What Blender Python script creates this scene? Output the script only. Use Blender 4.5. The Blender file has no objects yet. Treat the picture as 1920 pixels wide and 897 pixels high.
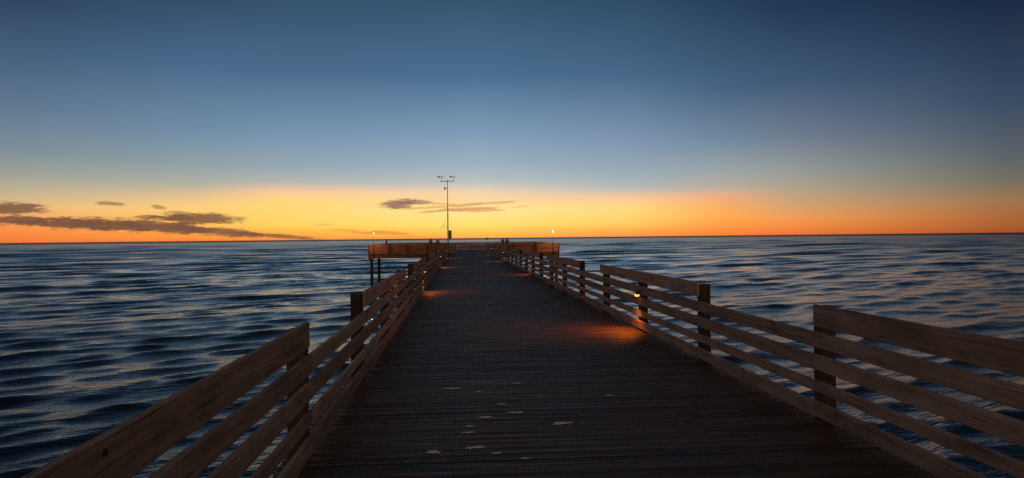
import bpy, bmesh, math, random
import numpy as np
from mathutils import Vector, Matrix

random.seed(7)
rng = np.random.default_rng(11)
R = math.radians
scene = bpy.context.scene
C = scene.collection

# ------------------------------------------------------------------ camera
# metres; the pier runs along +Y, its deck is at z = 0, the sea at z = -3.3
cam_data = bpy.data.cameras.new('camera')
cam_data.sensor_width = 36.0
cam_data.lens = 24.3
cam_data.clip_start = 0.05
cam_data.clip_end = 120000.0
cam = bpy.data.objects.new('camera', cam_data)
C.objects.link(cam)
YAW, PITCH, ROLL = 4.36, -0.11, 0.6
cam.matrix_world = (Matrix.Translation((0, 0, 1.70)) @ Matrix.Rotation(R(-YAW), 4, 'Z')
                    @ Matrix.Rotation(R(90 + PITCH), 4, 'X') @ Matrix.Rotation(R(-ROLL), 4, 'Z'))
scene.camera = cam

# ------------------------------------------------------------------ view
scene.view_settings.view_transform = 'Standard'
scene.view_settings.look = 'None'
scene.view_settings.exposure = 0.0
scene.view_settings.gamma = 1.0
scene.view_settings.use_curve_mapping = False
scene.cycles.max_bounces = 6
scene.cycles.use_denoising = False          # keep the grain of a night shot
scene.cycles.sample_clamp_indirect = 3.0

def lin(c):
    return tuple(((v / 255) / 12.92 if v / 255 <= 0.04045 else ((v / 255 + 0.055) / 1.055) ** 2.4) for v in c)

# ------------------------------------------------------------------ sky
# Afterglow ahead, added warm fill behind: radiance by compass direction and elevation.
world = bpy.data.worlds.new('World')
scene.world = world
world.use_nodes = True
wt = world.node_tree
wt.nodes.clear()

class N:
    """tiny helper to write node maths as expressions"""
    def __init__(self, tree): self.t = tree
    def math(self, op, a, b=None, c=None, clamp=False):
        n = self.t.nodes.new('ShaderNodeMath'); n.operation = op; n.use_clamp = clamp
        for i, v in enumerate((a, b, c)):
            if v is None: continue
            if isinstance(v, (int, float)): n.inputs[i].default_value = v
            else: self.t.links.new(v, n.inputs[i])
        return n.outputs[0]
    def smooth(self, v, a, b, lo=0.0, hi=1.0):
        n = self.t.nodes.new('ShaderNodeMapRange'); n.interpolation_type = 'SMOOTHSTEP'
        self.t.links.new(v, n.inputs[0])
        for i, x in zip((1, 2, 3, 4), (a, b, lo, hi)): n.inputs[i].default_value = x
        return n.outputs[0]
    def linear(self, v, a, b):
        n = self.t.nodes.new('ShaderNodeMapRange'); n.clamp = True
        self.t.links.new(v, n.inputs[0]); n.inputs[1].default_value = a; n.inputs[2].default_value = b
        return n.outputs[0]
    def mixc(self, f, a, b, mode='MIX'):
        n = self.t.nodes.new('ShaderNodeMix'); n.data_type = 'RGBA'; n.blend_type = mode
        for sock, v in ((n.inputs[0], f), (n.inputs[6], a), (n.inputs[7], b)):
            if isinstance(v, (int, float)): sock.default_value = v
            elif isinstance(v, tuple): sock.default_value = (*v[:3], 1)
            else: self.t.links.new(v, sock)
        return n.outputs[2]
    def ramp(self, f, stops, interp='LINEAR'):
        n = self.t.nodes.new('ShaderNodeValToRGB'); n.color_ramp.interpolation = interp
        e = n.color_ramp.elements
        stops = sorted(stops)
        e[0].position, e[0].color = stops[0][0], (*stops[0][1], 1)
        e[1].position, e[1].color = stops[-1][0], (*stops[-1][1], 1)
        for p, c in stops[1:-1]:
            k = e.new(p); k.color = (*c, 1)
        self.t.links.new(f, n.inputs[0])
        return n.outputs[0]
    def noise(self, vec, scale, detail=4, rough=0.55, dims='3D'):
        n = self.t.nodes.new('ShaderNodeTexNoise'); n.noise_dimensions = dims
        n.inputs['Scale'].default_value = scale; n.inputs['Detail'].default_value = detail
        n.inputs['Roughness'].default_value = rough
        if vec is not None: self.t.links.new(vec, n.inputs['Vector'])
        return n.outputs[0]
    def comb(self, x, y, z=0.0):
        n = self.t.nodes.new('ShaderNodeCombineXYZ')
        for i, v in enumerate((x, y, z)):
            if isinstance(v, (int, float)): n.inputs[i].default_value = v
            else: self.t.links.new(v, n.inputs[i])
        return n.outputs[0]
    def sep(self, v):
        n = self.t.nodes.new('ShaderNodeSeparateXYZ'); self.t.links.new(v, n.inputs[0]); return n.outputs

w = N(wt)
tc = wt.nodes.new('ShaderNodeTexCoord')
dx, dy, dz = w.sep(tc.outputs['Generated'])
DEG = 180 / math.pi
el = w.math('MULTIPLY', w.math('ARCSINE', dz), DEG)
az = w.math('MULTIPLY', w.math('ARCTAN2', dx, dy), DEG)
t = w.math('POWER', w.math('DIVIDE', w.math('MAXIMUM', el, 0.0), 90.0), 0.5)
def col(stops):
    return w.ramp(t, [((e / 90) ** 0.5, lin(c)) for e, c in stops])
# (compass angle from the pier's axis, [(elevation in degrees, colour)])
SKY = [
 (-110, [(0,(128,94,84)),(8,(140,112,100)),(20,(128,112,104)),(45,(90,84,86)),(90,(46,48,56))]),
 (-60, [(0,(140,78,56)),(3,(124,98,84)),(8,(92,98,108)),(18,(66,76,102)),(45,(50,56,74)),(90,(46,48,56))]),
 (-31, [(0,(240,112,52)),(0.6,(250,138,66)),(1.4,(252,158,84)),(2.4,(238,188,124)),(3.4,(196,180,146)),(4.7,(158,162,152)),(6.3,(126,143,152)),(9,(98,122,146)),(12.5,(70,97,126)),(16,(46,69,97)),(35,(40,54,90)),(90,(22,32,60))]),
 (-20, [(0,(248,120,52)),(0.6,(255,165,70)),(1.5,(255,200,98)),(2.6,(255,208,126)),(3.5,(226,192,146)),(4.3,(178,178,162)),(5.6,(150,163,166)),(8,(116,144,168)),(13,(75,106,140)),(18,(49,75,103)),(40,(38,47,58)),(90,(46,48,56))]),
 (-14.5,[(0,(250,125,55)),(0.6,(255,180,75)),(1.2,(255,212,96)),(3.0,(255,216,122)),(3.7,(255,204,146)),(4.1,(226,192,166)),(4.6,(180,182,174)),(5.8,(150,167,178)),(8.4,(118,148,174)),(13,(76,108,141)),(18.6,(51,79,107)),(40,(38,47,58)),(90,(46,48,56))]),
 (1.5, [(0,(255,158,74)),(0.45,(255,198,86)),(1.1,(255,224,112)),(2.2,(253,233,148)),(3.2,(252,218,158)),(3.8,(246,212,172)),(4.2,(216,204,184)),(4.7,(186,194,192)),(6,(160,178,192)),(8.8,(124,155,182)),(13.2,(76,112,145)),(19.4,(52,82,109)),(40,(38,47,58)),(90,(46,48,56))]),
 (14, [(0,(255,140,68)),(0.45,(255,170,78)),(1.1,(255,206,100)),(2.2,(255,218,126)),(2.9,(255,208,146)),(3.4,(236,196,164)),(3.9,(184,188,182)),(5,(158,174,184)),(8,(124,148,176)),(13,(71,104,136)),(19,(46,74,100)),(40,(38,47,58)),(90,(46,48,56))]),
 (21.5, [(0,(252,112,56)),(0.5,(255,146,66)),(1.7,(255,174,82)),(2.9,(244,172,118)),(3.4,(222,174,142)),(3.8,(188,172,156)),(5,(158,166,166)),(7.5,(114,138,158)),(11.5,(69,98,128)),(18,(39,64,92)),(40,(38,47,58)),(90,(46,48,56))]),
 (26, [(0,(236,102,50)),(0.5,(246,136,64)),(1.2,(246,158,82)),(2.4,(212,164,118)),(3.6,(178,164,142)),(5,(150,156,152)),(7.5,(112,126,144)),(11.5,(65,92,122)),(17,(34,57,84)),(40,(38,47,58)),(90,(46,48,56))]),
 (39.5, [(0,(164,74,38)),(1.1,(176,106,58)),(2.2,(158,120,82)),(3.6,(116,112,100)),(5.4,(92,99,107)),(9,(56,76,100)),(15.6,(25,41,66)),(40,(38,47,58)),(90,(46,48,56))]),
 (60, [(0,(66,42,36)),(3,(52,48,48)),(8,(40,46,54)),(18,(30,37,48)),(45,(32,38,47)),(90,(46,48,56))]),
 (115, [(0,(120,88,78)),(8,(134,106,94)),(20,(122,106,98)),(45,(86,80,82)),(90,(46,48,56))]),
 (180, [(0,(150,122,104)),(8,(168,140,118)),(22,(154,134,116)),(45,(106,98,92)),(90,(46,48,56))]),
]
sky = col(SKY[-1][1])                       # unseen rear sky, brightened to fill rails and head (also closes the circle at -180)
sky = w.mixc(w.smooth(az, -180, SKY[0][0]), sky, col(SKY[0][1]))
for (a0, _), (a1, st) in zip(SKY, SKY[1:]):
    sky = w.mixc(w.linear(az, a0, a1), sky, col(st))
# thin cloud streaks low over the horizon: (az, el, half length, half height, rise per degree, opacity, colour)
BROWN, GREY, ROSE, AMBER = lin((122, 84, 64)), lin((160, 116, 102)), lin((224, 150, 104)), lin((238, 148, 62))
CLOUDS = [
 (-31.8,2.33,2.2,.34,0,.9,BROWN),(-31.0,1.52,2.6,.25,-.02,.92,BROWN),(-28.2,1.33,2.8,.33,-.03,.94,BROWN),
 (-25.4,1.16,3.0,.34,-.05,.94,BROWN),(-22.4,1.08,3.2,.37,-.07,.94,BROWN),(-18.6,.70,3.8,.27,-.09,.85,BROWN),(-14.6,.34,3.4,.14,-.09,.75,BROWN),
 (-20.0,1.68,2.7,.32,-.01,.9,BROWN),(-21.6,1.76,1.4,.16,-.04,.7,BROWN),(-23.4,1.80,1.0,.14,0,.7,BROWN),(-25.8,2.75,1.0,.11,-.06,.6,BROWN),(-22.7,2.55,.5,.13,-.2,.55,BROWN),
 (-21.3,2.15,.9,.10,-.05,.5,BROWN),(-11.0,1.22,.9,.06,0,.4,ROSE),
 (-4.9,2.86,1.3,.30,.09,.95,GREY),(-3.7,2.98,1.5,.16,.05,.85,GREY),(-1.9,2.87,1.6,.07,-.02,.6,ROSE),(.95,2.78,1.3,.11,.07,.7,ROSE),(3.1,2.90,1.7,.09,.06,.6,ROSE),
 (.6,2.38,2.3,.14,.04,.85,ROSE),(-1.5,2.27,2.0,.08,.08,.6,ROSE),(2.0,2.22,1.7,.06,.05,.6,ROSE),(-2.5,2.55,2.2,.08,.06,.6,ROSE),(5.0,2.55,.7,.05,.1,.4,ROSE),
 (-5.6,.50,1.7,.12,-.05,.75,AMBER),(-7.6,.52,1.6,.08,-.05,.7,AMBER),(-9.2,.75,1.2,.06,-.03,.5,AMBER),(-3.6,.14,2.0,.06,0,.4,AMBER),
]
nv = w.comb(w.math('MULTIPLY', az, 0.55), w.math('MULTIPLY', el, 3.2))
wob = w.math('SUBTRACT', w.noise(nv, 1.0, 5, 0.6), 0.5)
nv2 = w.comb(w.math('MULTIPLY', az, 1.5), w.math('MULTIPLY', el, 12.0), 4.0)
wob2 = w.math('SUBTRACT', w.noise(nv2, 1.6, 9, 0.68), 0.5)
wobs = w.math('ADD', w.math('MULTIPLY', wob, 1.7), w.math('MULTIPLY', wob2, 1.9))
for (a, e, hl, hh, sl, op, cc) in CLOUDS:
    ua = w.math('SUBTRACT', az, a)
    u = w.math('DIVIDE', ua, hl)
    v = w.math('DIVIDE', w.math('SUBTRACT', w.math('SUBTRACT', el, e), w.math('MULTIPLY', ua, sl)), hh * 1.25)
    d = w.math('SQRT', w.math('ADD', w.math('MULTIPLY', u, u), w.math('MULTIPLY', v, v)))
    m = w.smooth(w.math('ADD', d, wobs), 1.25, 0.65, 0.0, op)
    sky = w.mixc(m, sky, cc)
bg = wt.nodes.new('ShaderNodeBackground')
bg.inputs['Strength'].default_value = 1.0
wt.links.new(sky, bg.inputs['Color'])
wo = wt.nodes.new('ShaderNodeOutputWorld')
wt.links.new(bg.outputs[0], wo.inputs['Surface'])

# The sun has set behind the horizon: no sun lamp, afterglow, brightened rear sky and pier lamps light the place.

# ------------------------------------------------------------------ helpers
class MB:
    """collects shapes and links them as ONE mesh object"""
    def __init__(self): self.v, self.f, self.mi = [], [], []
    def add(self, verts, faces, mi=0):
        o = len(self.v); self.v += [tuple(p) for p in verts]
        self.f += [tuple(o + i for i in f) for f in faces]; self.mi += [mi] * len(faces)
    def box(self, x0, x1, y0, y1, z0, z1, mi=0, M=None, ch=0.0):
        if ch > 0:
            bm = bmesh.new()
            bmesh.ops.create_cube(bm, size=1.0)
            for p in bm.verts:
                p.co = ((x0 + x1) / 2 + p.co.x * (x1 - x0), (y0 + y1) / 2 + p.co.y * (y1 - y0), (z0 + z1) / 2 + p.co.z * (z1 - z0))
            bmesh.ops.bevel(bm, geom=bm.edges[:], offset=ch, segments=1, affect='EDGES', profile=0.5)
            bm.verts.index_update()
            vs = [p.co.copy() for p in bm.verts]; fs = [[q.index for q in f.verts] for f in bm.faces]
            bm.free()
        else:
            vs = [Vector(p) for p in ((x0,y0,z0),(x1,y0,z0),(x1,y1,z0),(x0,y1,z0),(x0,y0,z1),(x1,y0,z1),(x1,y1,z1),(x0,y1,z1))]
            fs = [(0,3,2,1),(4,5,6,7),(0,1,5,4),(1,2,6,5),(2,3,7,6),(3,0,4,7)]
        if M is not None: vs = [M @ p for p in vs]
        self.add(vs, fs, mi)
    def tube(self, p0, p1, r0, r1=None, n=10, mi=0):
        r1 = r0 if r1 is None else r1
        p0, p1 = Vector(p0), Vector(p1)
        a = (p1 - p0).normalized()
        b = a.orthogonal().normalized(); c = a.cross(b)
        vs = []
        for p, r in ((p0, r0), (p1, r1)):
            for k in range(n):
                an = 2 * math.pi * k / n
                vs.append(p + b * (r * math.cos(an)) + c * (r * math.sin(an)))
        fs = [(k, (k + 1) % n, n + (k + 1) % n, n + k) for k in range(n)]
        fs += [tuple(reversed(range(n))), tuple(range(n, 2 * n))]
        self.add(vs, fs, mi)
    def lathe(self, prof, c=(0, 0, 0), n=14, mi=0, M=None):
        vs, fs = [], []
        for r, z in prof:
            for k in range(n):
                an = 2 * math.pi * k / n
                p = Vector((r * math.cos(an), r * math.sin(an), z))
                if M is not None: p = M @ p
                vs.append(p + Vector(c))
        for j in range(len(prof) - 1):
            for k in range(n):
                fs.append((j*n+k, j*n+(k+1)%n, (j+1)*n+(k+1)%n, (j+1)*n+k))
        fs.append(tuple(reversed(range(n)))); fs.append(tuple(range((len(prof)-1)*n, len(prof)*n)))
        self.add(vs, fs, mi)
    def mesh(self, name, mats, smooth=False):
        me = bpy.data.meshes.new(name)
        me.from_pydata(self.v, [], self.f)
        for m in mats: me.materials.append(m)
        me.polygons.foreach_set('material_index', self.mi)
        if smooth: me.polygons.foreach_set('use_smooth', [True] * len(self.f))
        me.update()
        return me
    def build(self, name, mats, parent=None, loc=(0, 0, 0), smooth=False):
        if not isinstance(mats, (list, tuple)): mats = [mats]
        o = bpy.data.objects.new(name, self.mesh(name, mats, smooth))
        C.objects.link(o); o.location = loc
        if parent is not None: o.parent = parent
        return o

def tag(o, label=None, cat=None, group=None, kind=None):
    if label: o['label'] = label
    if cat: o['category'] = cat
    if group: o['group'] = group
    if kind: o['kind'] = kind
    return o
def empty(name, loc=(0, 0, 0), rz=0.0):
    o = bpy.data.objects.new(name, None); C.objects.link(o)
    o.location = loc; o.rotation_euler.z = rz; o.empty_display_size = 0.2
    return o
def copy_tree(o, parent=None):
    c = o.copy(); C.objects.link(c)
    if parent is not None: c.parent = parent
    for ch in o.children: copy_tree(ch, c)
    return c

# ------------------------------------------------------------------ materials
def new_mat(name):
    m = bpy.data.materials.new(name); m.use_nodes = True
    nt = m.node_tree
    return m, nt, nt.nodes['Principled BSDF'], N(nt)
def bump(nt, h, strength, dist, normal=None):
    b = nt.nodes.new('ShaderNodeBump'); b.inputs['Strength'].default_value = strength
    if isinstance(dist, (int, float)): b.inputs['Distance'].default_value = dist
    nt.links.new(h, b.inputs['Height'])
    if normal is not None: nt.links.new(normal, b.inputs['Normal'])
    return b.outputs[0]
def wood(name, dark, light, along='y', rough=0.75, spec=0.3, vary=0.24):
    """weathered lumber, grain along one axis; each board a tone of its own"""
    m, nt, p, n = new_mat(name)
    tco = nt.nodes.new('ShaderNodeTexCoord')
    oi = nt.nodes.new('ShaderNodeObjectInfo')
    at = nt.nodes.new('ShaderNodeAttribute'); at.attribute_name = 'tone'
    tone = n.math('ADD', n.math('MULTIPLY', oi.outputs['Random'], 0.8), at.outputs['Fac'])
    x, y, z = n.sep(tco.outputs['Object'])
    g = {'x': (1.2, 26, 26), 'y': (26, 1.2, 26), 'z': (26, 26, 1.2)}[along]
    off = n.math('MULTIPLY', tone, 37.0)
    vec = n.comb(n.math('ADD', n.math('MULTIPLY', x, g[0]), off), n.math('ADD', n.math('MULTIPLY', y, g[1]), off), n.math('MULTIPLY', z, g[2]))
    grain = n.noise(vec, 1.0, 5, 0.62)
    vec2 = n.comb(n.math('MULTIPLY', x, g[0] ** .45), n.math('ADD', n.math('MULTIPLY', y, g[1] ** .45), off), n.math('MULTIPLY', z, g[2] ** .45))
    blot = n.noise(vec2, 1.3, 4, 0.6)
    f = n.math('ADD', n.math('MULTIPLY', grain, 0.50), n.math('MULTIPLY', blot, 0.50))
    f = n.math('ADD', f, n.math('MULTIPLY', n.math('SUBTRACT', n.math('FRACT', n.math('MULTIPLY', tone, 7.31)), 0.5), vary))
    c = n.ramp(f, [(0.28, lin(dark)), (0.70, lin(light))])
    # long drying splits and grey-black weather stains
    sv = n.comb(n.math('MULTIPLY', x, g[0] * (.35 if g[0] < 5 else 1.6)), n.math('ADD', n.math('MULTIPLY', y, g[1] * (.35 if g[1] < 5 else 1.6)), off), n.math('MULTIPLY', z, g[2] * (.35 if g[2] < 5 else 1.6)))
    split = n.smooth(n.math('ABSOLUTE', n.math('SUBTRACT', n.noise(sv, 1.0, 2, 0.5), 0.5)), 0.0, 0.016, 0.75, 0.0)
    stain = n.smooth(n.noise(n.comb(n.math('MULTIPLY', x, 1.7), n.math('ADD', n.math('MULTIPLY', y, 1.7), off), n.math('MULTIPLY', z, 4.0)), 1.0, 6, 0.65), 0.52, 0.72, 0.0, 0.6)
    bleach = n.smooth(n.noise(n.comb(n.math('MULTIPLY', x, 2.6), n.math('MULTIPLY', y, 2.6), n.math('ADD', n.math('MULTIPLY', z, 5.0), off)), 1.0, 7, 0.7), 0.55, 0.75, 0.0, 0.35)
    c = n.mixc(bleach, c, tuple(min(1, v * 1.25 + .03) for v in lin(light)))
    c = n.mixc(stain, c, tuple(v * .45 for v in lin(dark)))
    c = n.mixc(split, c, tuple(v * .2 for v in lin(dark)))
    nt.links.new(c, p.inputs['Base Color'])
    nt.links.new(n.smooth(grain, 0.3, 0.7, rough + 0.1, rough - 0.12), p.inputs['Roughness'])
    p.inputs['Specular IOR Level'].default_value = spec
    nt.links.new(bump(nt, grain, 0.55, 0.006), p.inputs['Normal'])
    return m
def plain(name, c, rough=0.5, metal=0.0, var=0.15):
    m, nt, p, n = new_mat(name)
    tco = nt.nodes.new('ShaderNodeTexCoord')
    f = n.noise(tco.outputs['Object'], 9.0, 4, 0.6)
    cl = lin(c)
    nt.links.new(n.ramp(f, [(0.3, tuple(v * (1 - var) for v in cl)), (0.7, tuple(min(1, v * (1 + var)) for v in cl))]), p.inputs['Base Color'])
    p.inputs['Roughness'].default_value = rough; p.inputs['Metallic'].default_value = metal
    return m
def glow(name, c, s):
    m, nt, p, n = new_mat(name)
    p.inputs['Base Color'].default_value = (*c, 1)
    p.inputs['Emission Color'].default_value = (*c, 1)
    p.inputs['Emission Strength'].default_value = s
    return m
M_RAIL = wood('rail_wood', (116, 99, 86), (184, 160, 140), 'y', 0.8, 0.2)
M_FLARE_RED = wood('flare_red_wood', (140, 84, 50), (198, 132, 88), 'y')  # head railings: warm flare glow put into the wood's colour
M_POST = wood('post_wood', (48, 38, 30), (84, 66, 52), 'z')
M_DECK = wood('deck_wood', (53, 40, 30), (94, 73, 56), 'x', 0.60, 0.34, 0.30)
M_PILE = wood('pile_wood', (52, 42, 36), (92, 76, 64), 'z')
M_BEAM = wood('beam_wood', (92, 56, 36), (140, 92, 62), 'x')
M_BOLT = plain('bolt_steel', (58, 50, 44), 0.6, 0.6)
M_STEEL = plain('mast_steel', (96, 98, 100), 0.45, 0.7)
M_BOX = plain('enclosure_grey', (138, 120, 104), 0.5, 0.1)
M_BLACK = plain('black_plastic', (34, 34, 36), 0.5)
M_BRASS = plain('lamp_brass', (92, 70, 44), 0.45, 0.7)
M_AMBER = glow('amber_lens', (1.0, 0.42, 0.05), 2.4)
M_WHITE = glow('white_lens', (1.0, 0.93, 0.78), 2.2)
M_FAINT = glow('faint_lens', (1.0, 0.84, 0.46), 0.8)
M_DIM = glow('dim_amber_lens', (1.0, 0.42, 0.06), 0.8)
for m_ in (M_FAINT, M_WHITE, M_AMBER, M_DIM): m_.node_tree.nodes['Principled BSDF'].inputs['Base Color'].default_value = (.03, .025, .02, 1)   # dark glass, lit from within
M_DROP = plain('dried_dropping', (232, 230, 222), 0.8, 0, 0.2)

# ------------------------------------------------------------------ sea
SEA_Z = -3.3
def make_sea():
    r = [3.0]
    while r[-1] < 40000:
        q = r[-1]
        r.append(q + (max(0.07, 0.0058 * q) if q < 3000 else 0.08 * q))
    r = np.array(r, dtype=np.float64)
    a = np.radians(np.arange(-78, 78.01, 0.14))
    RR, AA = np.meshgrid(r, a, indexing='ij')
    X = RR * np.sin(AA); Y = RR * np.cos(AA) - 3.0
    sp = np.maximum(np.gradient(r)[:, None] * np.ones_like(AA), RR * np.radians(0.14)).astype(np.float32)
    Z = np.zeros_like(X, dtype=np.float32); DX = np.zeros_like(Z); DY = np.zeros_like(Z)
    X32, Y32 = X.astype(np.float32), Y.astype(np.float32)
    lams = np.exp(np.linspace(math.log(0.32), math.log(120.0), 150))
    main = math.atan2(-0.86, 0.52)               # the way the waves run: towards the shore, a little to the right
    spr = sp[:, :1]                              # spacing of the grid, ring by ring
    def slope_of(lam):
        return 0.016 + 0.018 * min(1, max(0, (lam - .4) / 0.9)) if lam < 2.1 else 0.034 * (2.1 / lam) ** 1.25
    base = np.array([slope_of(l) + (.004 if 15 < l < 27 else 0) for l in lams])     # chop plus a low swell
    fades = np.clip((lams[None, :] / spr - 2.5) / 3.0, 0, 1)
    have = np.sqrt((fades ** 2 * base[None, :] ** 2).sum(1) / 2)
    want = 0.72 * math.sqrt((base ** 2).sum() / 2)
    boost = np.clip(want / np.maximum(have, 1e-4), 1, 4.5).astype(np.float32)[:, None]   # far out the longer waves stand in for the chop
    boost[r > 6000] = 0
    for lam, sl in zip(lams, base):
        k = 2 * math.pi / lam
        spread = 0.14 + 0.30 * (1 - min(1, lam / 5.0))
        th = main + rng.normal(0, spread)
        amp = sl / k * (0.5 + 1.0 * rng.random())
        ph = rng.random() * 2 * math.pi
        cx, cy = math.cos(th), math.sin(th)
        arg = (k * cx) * X32 + (k * cy) * Y32 + ph
        fade = np.clip((lam / spr - 2.5) / 3.0, 0, 1) * boost
        sn, c = np.sin(arg) * fade, np.cos(arg) * fade
        Z += amp * c
        DX -= 0.9 * amp * cx * sn; DY -= 0.9 * amp * cy * sn
    nr, na = X.shape
    co = np.stack([X + DX, Y + DY, Z], -1).reshape(-1, 3).astype(np.float32)
    idx = np.arange(nr * na).reshape(nr, na)
    q = np.stack([idx[:-1, :-1], idx[:-1, 1:], idx[1:, 1:], idx[1:, :-1]], -1).reshape(-1, 4)[:, ::-1]
    me = bpy.data.meshes.new('sea')
    me.vertices.add(len(co)); me.vertices.foreach_set('co', co.ravel())
    me.loops.add(q.size); me.loops.foreach_set('vertex_index', q.ravel().astype(np.int32))
    me.polygons.add(len(q)); me.polygons.foreach_set('loop_start', np.arange(0, q.size, 4, dtype=np.int32))
    me.polygons.foreach_set('use_smooth', np.ones(len(q), dtype=bool))
    me.update(calc_edges=True); me.validate()
    m, nt, p, n = new_mat('sea_water')
    p.inputs['Base Color'].default_value = (0.002, 0.012, 0.011, 1)
    p.inputs['IOR'].default_value = 1.333
    geo = nt.nodes.new('ShaderNodeNewGeometry')
    x, y, z = n.sep(geo.outputs['Position'])
    dist = n.math('SQRT', n.math('ADD', n.math('MULTIPLY', x, x), n.math('MULTIPLY', y, y)))
    nt.links.new(n.math('ADD', n.smooth(dist, 8, 420, 0.06, 0.20), n.smooth(dist, 450, 5000, 0.0, 0.24)), p.inputs['Roughness'])
    rot = n.comb(n.math('ADD', n.math('MULTIPLY', x, 0.93 * 0.8), n.math('MULTIPLY', y, 0.36 * 0.8)),
                 n.math('ADD', n.math('MULTIPLY', x, -0.36 * 2.6), n.math('MULTIPLY', y, 0.93 * 2.6)))
    rip = n.noise(rot, 1.9, 4, 0.55)
    b = bump(nt, rip, 1.0, 0.1)
    bn = [k for k in nt.nodes if k.type == 'BUMP'][0]
    nt.links.new(n.smooth(dist, 10, 160, 0.38, 0.15), bn.inputs['Strength'])
    nt.links.new(b, p.inputs['Normal'])
    me.materials.append(m)
    o = bpy.data.objects.new('sea', me); C.objects.link(o)
    o.location.z = SEA_Z
    tag(o, kind='structure')
make_sea()

# ------------------------------------------------------------------ pier decks
XL, XR = -1.156, 3.23                 # inner faces of the two railings
HEAD_Y0, HEAD_Y1 = 77.6, 104.4
HX0, HX1 = -10.1, 11.3
def plank_deck(name, x0, x1, y0, y1, beams, joists=()):
    mb = MB(); tones = []
    y = y0
    while y < y1:
        wd = 0.139 + random.uniform(-.003, .002)
        cuts = [x0 + random.uniform(-.02, .02), x1 + random.uniform(-.02, .02)]
        if joists and random.random() < .45: cuts.insert(1, random.choice(joists))
        for xa, xb in zip(cuts, cuts[1:]):
            zt = random.uniform(-.005, .0)
            tilt, cup = random.uniform(-.003, .003), random.uniform(-.003, .001)
            sk = random.uniform(-.002, .002)
            a, b = y + 0.004, y + wd + 0.002
            c = 0.007; m = (a + b) / 2
            sec = [(a, -.04), (a, zt - c), (a + c, zt), (m, zt + cup + tilt / 2), (b - c, zt + tilt), (b, zt + tilt - c), (b, -.04)]
            vs = [(xa + .002, p + sk, q) for p, q in sec] + [(xb - .002, p - sk, q) for p, q in sec]
            k = len(sec)
            fs = [(i, (i + 1) % k, k + (i + 1) % k, k + i) for i in range(k)] + [tuple(reversed(range(k))), tuple(range(k, 2 * k))]
            mb.add(vs, fs, 0); tones += [random.random()] * len(vs)
            if joists and 0 < y < 16:                      # nail heads over the joists
                for jx in [x0 + .1] + list(joists) + [x1 - .1]:
                    if xa < jx < xb:
                        for yy in (a + .03, b - .03):
                            n0 = len(mb.v); px, py = jx + random.uniform(-.012, .012), yy + random.uniform(-.006, .006)
                            mb.add([(px + .006 * math.cos(q), py + .006 * math.sin(q), zt + .0025) for q in np.arange(0, 6.2, 1.047)], [tuple(range(6))], 2)
                            tones += [0] * (len(mb.v) - n0)
        y += wd + 0.008 + random.uniform(0, .006)
    n0 = len(mb.v)
    for bx in beams: mb.box(*bx, mi=1)
    tones += [0.3] * (len(mb.v) - n0)
    o = mb.build(name, [M_DECK, M_BEAM, M_BOLT])
    at = o.data.attributes.new('tone', 'FLOAT', 'POINT'); at.data.foreach_set('value', tones)
    return tag(o, kind='structure')
bm_ = [(XL - .16, XL - .08, -6, HEAD_Y0 - .05, -.34, -.045), (XR + .08, XR + .16, -6, HEAD_Y0 - .05, -.34, -.045)]
bm_ += [(x, x + .08, -6, HEAD_Y0 - .05, -.34, -.045) for x in (-.1, 1.0, 2.1)]
plank_deck('pier_deck', XL - .22, XR + .22, -6, HEAD_Y0, bm_, (-.06, 1.04, 2.14))
bm_ = [(HX0 + .02, HX1 - .02, y, y + .1, -.46, -.045) for y in np.arange(HEAD_Y0 + .02, HEAD_Y1, 2.43)]
bm_ += [(x, x + .1, HEAD_Y0 + .15, HEAD_Y1 - .1, -.62, -.465) for x in (HX0 + .05, HX1 - .15)]
plank_deck('pier_head_deck', HX0, HX1, HEAD_Y0, HEAD_Y1, bm_)

# ------------------------------------------------------------------ railings
# heights of the boards above the deck
LOW = [('toe_board', .035, .175), ('lower_rail', .262, .362), ('middle_rail', .455, .595), ('upper_rail', .668, .808)]
HEAD_LOW = [('toe_board', .035, .200), ('lower_rail', .226, .390), ('middle_rail', .430, .610), ('upper_rail', .645, .828)]
TOP = ('top_board', .866, 1.062)
def board(name, y0, y1, z0, z1, side, parent, posts, th=.038, mat=None):
    """side +1: the boards' inner face looks to -X"""
    mb = MB()
    j = random.uniform(-.004, .004)
    tl = R(random.uniform(-.10, .10))
    zc, yc = (z0 + z1) / 2, (y0 + y1) / 2
    M = Matrix.Translation((0, yc, zc + j)) @ Matrix.Rotation(tl, 4, 'X')
    h = (z1 - z0) / 2
    mb.box(min(0, side * th), max(0, side * th), (y0 - y1) / 2 + .003, (y1 - y0) / 2 - .003, -h, h, 0, M, .005)
    for py in posts:                                   # two bolt heads where the board crosses a post
        if y0 < py < y1:
            for dz in (-h * .5, h * .5):
                q = M @ Vector((0, py - yc + random.uniform(-.02, .02), dz))
                mb.tube((q.x + side * .004, q.y, q.z), (q.x - side * .006, q.y, q.z), .014, .012, 8, 1)
    return mb.build(name, [mat or M_RAIL, M_BOLT], parent)
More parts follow.
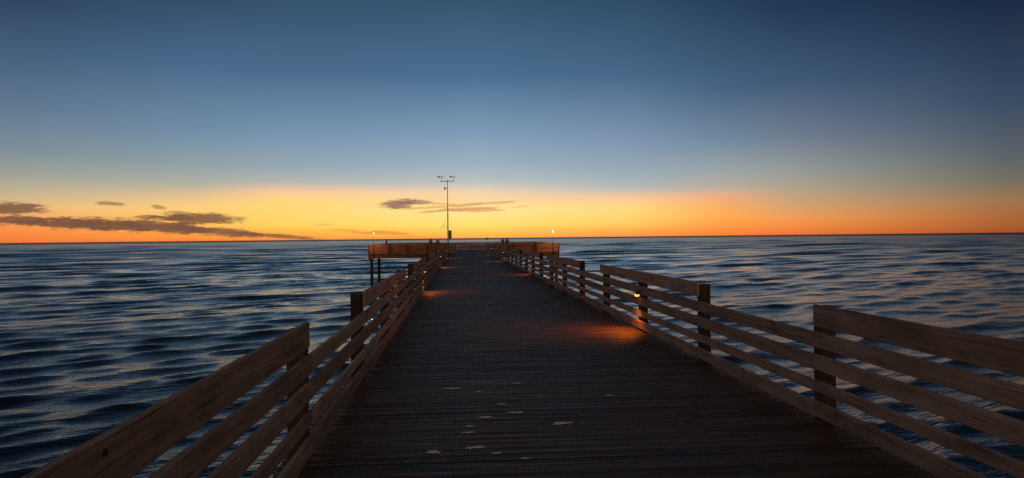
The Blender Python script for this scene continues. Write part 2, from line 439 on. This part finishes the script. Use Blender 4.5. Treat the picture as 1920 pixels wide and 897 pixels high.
def trunk_railing(x, side, first, n, high_from, y_near, label, over):
    """n posts from y=first; top boards over two bays, then one bay left low"""
    root = empty('pier_railing', (x, 0, 0))
    S = 3.145
    py = [first + S * k for k in range(n - 1)] + [HEAD_Y0 - .16]
    for i, y in enumerate(py):
        mb = MB(); hh = random.uniform(.95, .965) if i % 3 == 1 else random.uniform(1.035, 1.05) if y > 6 else random.uniform(1.0, 1.01); jj = random.uniform(-.006, .006)
        mb.box(side * .040 if side > 0 else -.18, .18 if side > 0 else -.040, y - .07 + jj, y + .07 + jj, -.33, hh, 0, None, .008)
        mb.build('post', M_POST, root)
    cuts = [y_near] + [py[k] for k in range(2, n, 3)] + [py[-1] + .07]
    cuts = sorted(set(cuts))
    for a, b in zip(cuts, cuts[1:]):
        if b - a < .5: continue
        for nm, z0, z1 in LOW:
            board(nm, a, b, z0, z1, side, root, py)
    k = high_from
    while k < n - 1:
        y0 = py[k] - .05 if k >= 0 else y_near
        y1 = min(py[min(k + 2, n - 1)] + over[min(k // 3, len(over) - 1)], py[-1] + .07)
        board(TOP[0], y0, y1, TOP[1], TOP[2], side, root, py)
        k += 3
    tag(root, label, 'railing', 'plank railings along the pier')
    return root
trunk_railing(XR, 1, 6.12 - 2 * 3.145, 26, 0, -5.0, 'long right railing along the walkway, amber light between its near boards', (.0, .22, .50))
trunk_railing(XL, -1, 5.5 - 2 * 3.145, 26, 0, -5.0, 'long left railing along the walkway, nearest to the viewer', (-.07, .04, .10))

def head_railing(p0, p1, label, low=()):
    """straight railing of the T-shaped head; posts stand to the right of the way p0 -> p1"""
    p0, p1 = Vector((*p0, 0)), Vector((*p1, 0))
    L = (p1 - p0).length; dv = (p1 - p0) / L
    root = empty('pier_railing', p0, math.atan2(-dv.x, dv.y))
    nb = max(1, round(L / 2.4)); S = (L - .16) / nb
    py = [.08 + S * k for k in range(nb + 1)]
    for y in py:
        mb = MB(); mb.box(.040, .18, y - .07, y + .07, -.40, random.uniform(1.04, 1.07), 0, None, .008)
        mb.build('post', M_BEAM, root)
    for k in range(0, nb, 2):
        a, b = py[k] - (.08 if k == 0 else 0), py[min(k + 2, nb)] + (.08 if k + 2 >= nb else 0)
        for nm, z0, z1 in HEAD_LOW: board(nm, a, b, z0, z1, 1, root, py, mat=M_FLARE_RED)
        if k // 2 not in low: board(TOP[0], a, b, TOP[1], TOP[2], 1, root, py, mat=M_FLARE_RED)
    return tag(root, label, 'railing', 'plank railings round the pier head')
e = .19
head_railing((HX0, HEAD_Y0 + e), (XL - .24, HEAD_Y0 + e), 'near railing of the pier head, left of the walkway, above the piles')
head_railing((XR + .24, HEAD_Y0 + e), (HX1, HEAD_Y0 + e), 'near railing of the pier head, right of the walkway')
head_railing((HX0 + e, HEAD_Y1 - .01), (HX0 + e, HEAD_Y0 + e + .01), 'left end railing of the pier head')
head_railing((HX1 - e, HEAD_Y0 + e + .01), (HX1 - e, HEAD_Y1 - .01), 'right end railing of the pier head')
head_railing((HX1 - .01, HEAD_Y1 - e), (HX0 + .01, HEAD_Y1 - e), 'far railing across the seaward end of the pier')

# ------------------------------------------------------------------ piles under the head
def pile(x, y, label, top=-.62):
    mb = MB()
    prof = [(.17, -8.0), (.175, -3.6), (.17, -2.9), (.165, -1.4), (.16, top - .01), (.15, top)]
    mb.lathe(prof, (0, 0, 0), 14)
    o = mb.build('pier_pile', M_PILE, None, (x, y, 0), True)
    o.rotation_euler = (R(random.uniform(-.5, .5)), R(random.uniform(-.5, .5)), random.random())
    return tag(o, label, 'pile', 'timber piles under the pier head')
G = 'round timber pile in the sea under the left end of the head, '
pile(HX0 + .35, HEAD_Y0 + .35, G + 'outermost one')
pile(HX0 + .35, HEAD_Y0 + 7.4, 'round timber pile under the left end of the head, just behind the outermost')
pile(HX1 - .35, HEAD_Y0 + .35, 'round timber pile under the right corner of the pier head')

# ------------------------------------------------------------------ amber deck lights on the railings
def step_light(lens):
    root = empty('deck_light')
    # local +X points into the walkway
    mb = MB(); mb.box(0, .012, -.075, .075, -.055, .065, 0, None, .004); mb.build('back_plate', M_BRASS, root)
    mb = MB()
    n = 10; ring0, ring1 = [], []
    vs, fs = [], []
    for k in range(n + 1):
        an = math.pi * k / n
        c, s_ = math.cos(an), math.sin(an)
        vs += [(.012, -.068 * c, -.01 + .062 * s_), (.085, -.060 * c, -.015 + .040 * s_), (.085, -.054 * c, -.015 + .034 * s_), (.012, -.060 * c, -.01 + .054 * s_)]
    for k in range(n):
        a, b = 4 * k, 4 * k + 4
        for i in range(4):
            j = (i + 1) % 4
            fs.append((a + i, b + i, b + j, a + j))
    fs += [(0, 1, 2, 3), tuple(reversed(range(4 * n, 4 * n + 4)))]
    mb.add(vs, fs); mb.build('hood', M_BRASS, root)
    mb = MB(); mb.lathe([(.016, -.030), (.034, -.024), (.040, -.008), (.038, .012), (.022, .026)], (.048, 0, -.022), 14)
    o = mb.build('lens', lens, root, smooth=True)
    l = bpy.data.lights.new('amber_light', 'SPOT'); l.energy = 80 if lens == M_AMBER else 42; l.color = (1, .21, .012)
    l.spot_size = R(150); l.spot_blend = 1.0; l.shadow_soft_size = .015
    lo = bpy.data.objects.new('amber_light', l); C.objects.link(lo); lo.parent = root
    lo.location = (.14, 0, -.04)
    lo.rotation_euler = Vector((-.62, .14, .76)).to_track_quat('Z', 'Y').to_euler()
    return root
first = None
for x, rz, y, lab in ((XR, math.pi, 12.25, 'amber deck light on the right railing, the nearest and brightest'),
                      (XL, 0, 22.2, 'amber deck light on the left railing, the nearest on that side'),
                      (XR, math.pi, 31.6, 'amber deck light on the right railing, second from the viewer'),
                      (XL, 0, 40.9, 'amber deck light on the left railing, second from the viewer'),
                      (XR, math.pi, 50.0, 'amber deck light on the right railing, third from the viewer'),
                      (XL, 0, 59.4, 'amber deck light on the left railing, third from the viewer'),
                      (XR, math.pi, 68.4, 'amber deck light on the right railing, last before the pier head')):
    if y < 13: o = step_light(M_AMBER)
    elif first is None: o = first = step_light(M_DIM)
    else: o = copy_tree(first)
    o.location = (x, y, .668); o.rotation_euler.z = rz
    tag(o, lab, 'deck light', 'amber deck lights on the railings')

# ------------------------------------------------------------------ white lamps at the corners of the head
def lamp_post(lens):
    root = empty('lamp_post')
    mb = MB(); mb.tube((0, 0, 0), (0, 0, 2.30), .032, .024, 12); mb.lathe([(.11, 0), (.11, .02), (.06, .03)], n=12)
    mb.build('pole', M_STEEL, root)
    mb = MB(); mb.lathe([(.05, 2.28), (.13, 2.33), (.13, 2.36), (.03, 2.36)], n=16)
    mb.lathe([(.02, 2.545), (.15, 2.545), (.14, 2.575), (.03, 2.62)], n=16); mb.build('lamp_cap', M_STEEL, root)
    mb = MB(); mb.lathe([(.05, 2.362), (.085, 2.40), (.085, 2.50), (.05, 2.543)], n=16); mb.build('globe', lens, root, smooth=True)
    l = bpy.data.lights.new('white_light', 'POINT'); l.energy = 150; l.color = (1, .55, .28); l.shadow_soft_size = 0.0; l.specular_factor = .25
    lo = bpy.data.objects.new('white_light', l); C.objects.link(lo); lo.parent = root; lo.location = (0, -.42, 2.30)
    return root
o = lamp_post(M_FAINT); o.location = (-9.45, HEAD_Y0 - .06, 0)
tag(o, 'slim lamp post with a fainter white lamp at the left corner of the pier head', 'lamp post', 'lamp posts at the corners of the pier head')
o = lamp_post(M_WHITE); o.location = (10.55, HEAD_Y0 - .06, 0)
tag(o, 'slim lamp post with a bright white lamp at the right corner of the pier head', 'lamp post', 'lamp posts at the corners of the pier head')

# ------------------------------------------------------------------ weather mast
root = empty('weather_mast', (-1.62, 100.0, 0))
tag(root, 'tall thin weather mast with crossarm rising from the end of the pier', 'mast')
mb = MB(); mb.tube((0, 0, 0), (0, 0, 5.2), .085, .075, 12); mb.tube((0, 0, 5.2), (0, 0, 10.0), .06, .045, 12)
mb.box(-.2, .2, -.2, .2, 0, .02); mb.tube((0, 0, 5.17), (0, 0, 5.27), .1, .1, 12); mb.build('pole', M_STEEL, root)
mb = MB(); mb.tube((-1.0, 0, 9.93), (1.0, 0, 9.93), .045, .045, 10); mb.box(-.09, .09, -.09, .09, 9.86, 10.02); mb.build('crossarm', M_BLACK, root)
for sx in (-.86, .86):
    q = MB(); q.tube((sx, 0, 9.97), (sx, 0, 10.5), .02, .02, 8)
    q.tube((sx - .28, 0, 10.54), (sx + .16, 0, 10.54), .03, .055, 10); q.tube((sx + .16, 0, 10.54), (sx + .22, 0, 10.54), .055, .02, 10)
    q.box(sx - .50, sx - .26, -.008, .008, 10.46, 10.68)
    a = q.build('wind_sensor', M_BLACK, root)
    q = MB()
    for k in range(4):
        M = Matrix.Translation((sx + .23, 0, 10.54)) @ Matrix.Rotation(k * math.pi / 2 + .3, 4, 'X')
        q.box(-.006, .006, -.02, .02, .02, .13, 0, M @ Matrix.Rotation(.5, 4, 'Z'))
    q.build('propeller', M_BLACK, a)
mb = MB(); mb.tube((0, 0, 8.9), (-.42, 0, 8.9), .025, .025, 8)
for k in range(7): mb.lathe([(.06, 8.72 + .05 * k), (.13, 8.73 + .05 * k), (.09, 8.765 + .05 * k)], (-.38, 0, 0), 12)
mb.build('radiation_shield', M_BOX, root)
mb = MB(); mb.tube((0, 0, 3.2), (-.62, 0, 3.45), .02, .02, 8); mb.tube((-1.0, -.05, 3.12), (-.30, -.05, 3.98), .02, .02, 8)
for k in range(7):
    f = k / 6; mb.tube((-1.0 + .7 * f, -.30 + .05 * f, 3.12 + .86 * f), (-1.0 + .7 * f, .20 - .05 * f, 3.12 + .86 * f), .009, .009, 6)
mb.build('aerial', M_STEEL, root)
mb = MB(); mb.box(.10, .52, -.16, .16, 1.62, 2.78, 0, None, .015); mb.box(.07, .55, -.2, .2, 2.78, 2.83)
mb.build('equipment_box', M_BOX, root)
mb = MB(); mb.box(.13, .49, -.185, -.163, 1.66, 2.73, 0, None, .006); mb.box(.44, .47, -.20, -.186, 2.1, 2.25); mb.build('box_door', M_BOX, root)

# ------------------------------------------------------------------ slatted bin at the mouth of the head
root = empty('litter_bin', (-1.42 + .56, 74.4, 0)); root.location.x = XL + .36
tag(root, 'slatted wooden litter bin against the left railing where the pier widens', 'bin')
mb = MB(); 
for k in range(6):
    for rz in range(4):
        M = Matrix.Rotation(rz * math.pi / 2, 4, 'Z')
        mb.box(-.285 + .096 * k, -.285 + .096 * k + .09, -.305, -.285, .05, 1.02, 0, M)
mb.build('slat_body', M_RAIL, root)
mb = MB(); mb.box(-.33, .33, -.33, .33, 1.03, 1.07, 0, None, .008); mb.box(-.27, .27, -.27, .27, 0.02, .05); mb.build('lid', M_POST, root)

# ------------------------------------------------------------------ people on the head
M_SKIN = plain('skin', (186, 140, 112), 0.6)
M_HAIR = plain('hair', (44, 32, 26), 0.7)
def person(loc, rz, label, shirt, trousers, height=1.70, lean=0.0):
    J = {'pelvis': ((0, 0, .93), .145), 'waist': ((0, -.01, 1.08), .13), 'chest': ((0, 0 + lean * .4, 1.30), .165), 'collar': ((0, lean * .8, 1.43), .085),
         'neck': ((0, lean, 1.50), .055), 'head': ((0, .02 + lean, 1.58), .085), 'crown': ((0, .015 + lean, 1.65), .088), 'nose': ((0, .115 + lean, 1.585), .018)}
    E = [('pelvis', 'waist'), ('waist', 'chest'), ('chest', 'collar'), ('collar', 'neck'), ('neck', 'head'), ('head', 'crown'), ('head', 'nose')]
    for n, s in (('a', -1), ('b', 1)):
        J['sh' + n] = ((s * .19, lean * .7, 1.39), .07); J['el' + n] = ((s * .25, .06 + lean, 1.12), .045); J['wr' + n] = ((s * .17, .28 + lean, 1.09), .032)
        J['pa' + n] = ((s * .155, .35 + lean, 1.09), .034); J['hi' + n] = ((s * .10, 0, .86), .10); J['kn' + n] = ((s * .115, .02, .48), .065)
        J['an' + n] = ((s * .12, -.01, .09), .045); J['to' + n] = ((s * .14, .15, .04), .04)
        E += [('collar', 'sh' + n), ('sh' + n, 'el' + n), ('el' + n, 'wr' + n), ('wr' + n, 'pa' + n), ('pelvis', 'hi' + n), ('hi' + n, 'kn' + n), ('kn' + n, 'an' + n), ('an' + n, 'to' + n)]
        for k in range(4):
            f = 'f%d' % k + n; J[f] = ((s * (.185 - .02 * k), .40 + lean, 1.085), .011); g = 'g%d' % k + n; J[g] = ((s * (.185 - .02 * k), .425 + lean - .004 * abs(k - 1), 1.055), .009)
            E += [('pa' + n, f), (f, g)]
        J['th' + n] = ((s * .115, .36 + lean, 1.075), .011); E.append(('wr' + n, 'th' + n))
    names = list(J)
    me = bpy.data.meshes.new('person')
    me.from_pydata([J[k][0] for k in names], [(names.index(a), names.index(b)) for a, b in E], [])
    o = bpy.data.objects.new('person', me); C.objects.link(o)
    md = o.modifiers.new('skin', 'SKIN'); md.use_smooth_shade = True
    for i, k in enumerate(names):
        d = me.skin_vertices[0].data[i]; d.radius = (J[k][1], J[k][1] * (.72 if k in ('chest', 'waist', 'pelvis') else 1)); d.use_root = (k == 'pelvis')
    o.modifiers.new('sub', 'SUBSURF').render_levels = 1; o.modifiers['sub'].levels = 1
    bpy.context.view_layer.update()
    fin = bpy.data.meshes.new_from_object(o.evaluated_get(bpy.context.evaluated_depsgraph_get()))
    o.modifiers.clear(); o.data = fin
    fin.materials.clear()
    for m in (M_SKIN, shirt, trousers, M_BLACK): fin.materials.append(m)
    for p in fin.polygons:
        c = p.center
        p.material_index = 3 if c.z < .085 else 2 if c.z < .96 else 0 if (c.z > 1.475 or c.y > .30 + lean) else 1
    q = MB(); M = Matrix.Rotation(-.35, 4, 'X')
    q.lathe([(.098, -.03), (.112, .02), (.102, .07), (.07, .105), (.02, .122)], (0, 0 + lean, 1.615), 14, 0, M)
    h = q.build('hair', M_HAIR, o, smooth=True)
    o.location = loc; o.rotation_euler.z = rz; o.scale = (height / 1.73,) * 3
    return tag(o, label, 'person', 'people at the end of the pier')
NAVY, RUST, KHAKI, GREY_T = plain('navy_cloth', (52, 58, 82), .9), plain('rust_cloth', (140, 74, 52), .9), plain('khaki_cloth', (118, 98, 72), .9), plain('grey_cloth', (84, 78, 78), .9)
yy = HEAD_Y1 - .85
person((-4.25, yy, 0), .1, 'person in a rust top leaning at the far railing left of the mast', RUST, NAVY, 1.74, .05)
person((-3.2, yy, 0), -.15, 'person in khaki at the far railing, nearest to the mast', KHAKI, NAVY, 1.68, .05)
person((6.5, yy, 0), .2, 'person in a rust top at the far railing, right of the walkway', RUST, GREY_T, 1.70, .05)
person((7.15, yy, 0), -.1, 'person in a navy top at the far railing, beside one in rust', NAVY, KHAKI, 1.72, .05)
person((-8.6, HEAD_Y0 + 5.2, 0), 1.4, 'person in grey standing at the left end of the pier head', GREY_T, NAVY, 1.70, .0)

# ------------------------------------------------------------------ boat far out
root = empty('fishing_boat', (100.0, 2500.0, SEA_Z), R(20)); root.scale = (1.3,) * 3
tag(root, 'tiny dark fishing boat on the horizon right of the mast', 'boat')
mb = MB()
prof = [(-6, 1.5, 1.3), (-4, 1.9, 1.35), (0, 2.1, 1.4), (4, 1.6, 1.8), (6.2, .12, 2.4)]
vs = []
for x, wd, h in prof: vs += [(x, -wd, h), (x, wd, h), (x * .95, wd * .75, -.8), (x * .95, -wd * .75, -.8)]
fs = []
for k in range(4):
    for i in range(4): fs.append((4*k+i, 4*k+(i+1)%4, 4*k+4+(i+1)%4, 4*k+4+i))
fs += [(3, 2, 1, 0), (16, 17, 18, 19)]
mb.add(vs, fs); mb.build('hull', M_BLACK, root)
mb = MB(); mb.box(-1.5, 2.2, -1.3, 1.3, 1.45, 4.3, 0, None, .1); mb.box(-1.9, 2.5, -1.5, 1.5, 4.3, 4.5); mb.build('cabin', M_BLACK, root)
mb = MB(); mb.tube((-.5, 0, 4.5), (-.5, 0, 7.6), .12, .08, 8); mb.tube((-.5, 0, 6.4), (-4.8, 0, 5.2), .08, .08, 8); mb.build('boat_mast', M_BLACK, root)

# ------------------------------------------------------------------ bird droppings on the near boards
def dropping(px, py, a, b, rz, label):
    n = 26; vs = [(0, 0, .004)]
    ph = [random.uniform(0, 6.28) for _ in range(4)]
    ring = []
    for k in range(n):
        an = 2 * math.pi * k / n
        f = 1 + .22 * math.sin(2 * an + ph[0]) + .18 * math.sin(3 * an + ph[1]) + .14 * math.sin(5 * an + ph[2]) + .10 * math.sin(9 * an + ph[3])
        ring.append((a * f * math.cos(an), b * f * math.sin(an)))
    vs += [(x * .55, y * .55, .0035) for x, y in ring] + [(x, y, .0008) for x, y in ring]
    fs = [(0, 1 + k, 1 + (k + 1) % n) for k in range(n)] + [(1 + k, 1 + n + k, 1 + n + (k + 1) % n, 1 + (k + 1) % n) for k in range(n)]
    for _ in range(6):                                   # spatter
        an = random.uniform(0, 6.28); rr = random.uniform(1.1, 2.0); s = random.choice((.003, .004, .005, .008, .012)); o = len(vs)
        cx, cy = a * rr * math.cos(an), b * rr * math.sin(an)
        vs += [(cx + s * math.cos(q * 1.047), cy + s * math.sin(q * 1.047), .0012) for q in range(6)]; fs.append(tuple(range(o, o + 6)))
    q = MB(); q.add(vs, fs)
    o = q.build('bird_dropping', M_DROP, None, (px, py, .001)); o.rotation_euler.z = rz
    tag(o, label, 'bird dropping', 'white bird droppings on the near boards')
D = [(812, 846, 34, 'large pale dropping on the near boards, the farthest left'), (893, 839, 38, 'widest pale dropping, the middle one of the nearest row'), (930, 851, 18, 'small pale dropping just right of the widest one'),
     (985, 862, 16, 'faint dropping nearest to the viewer'), (880, 799, 18, 'round dropping, upper one of a close pair'), (876, 811, 20, 'round dropping, lower one of a close pair'),
     (910, 783, 26, 'flat dropping above the close pair'), (848, 728, 30, 'pale dropping farthest from the viewer on the left'), (898, 735, 12, 'speck of dropping right of the farthest pale one'),
     (970, 720, 16, 'small dropping farthest from the viewer, mid deck'), (941, 759, 16, 'small faint dropping in the middle of the spattered boards'), (968, 775, 30, 'thin smeared dropping right of the middle'),
     (1055, 797, 52, 'long thin smear of dropping right of the others'), (1145, 746, 14, 'lone speck of dropping far to the right')]
for px, py, wd, lab in D:
    dyy = py - 447 + .0104 * (px - 861); Y = 1.7 * 1297 / dyy; X = (px - 861 - .0104 * dyy) / 1297 * Y
    a = wd / 1297 * Y * .5
    dropping(round(X, 3), round(Y, 3), a * .85, min(.034, max(.018, a * .5)), random.uniform(-.2, .2), lab)
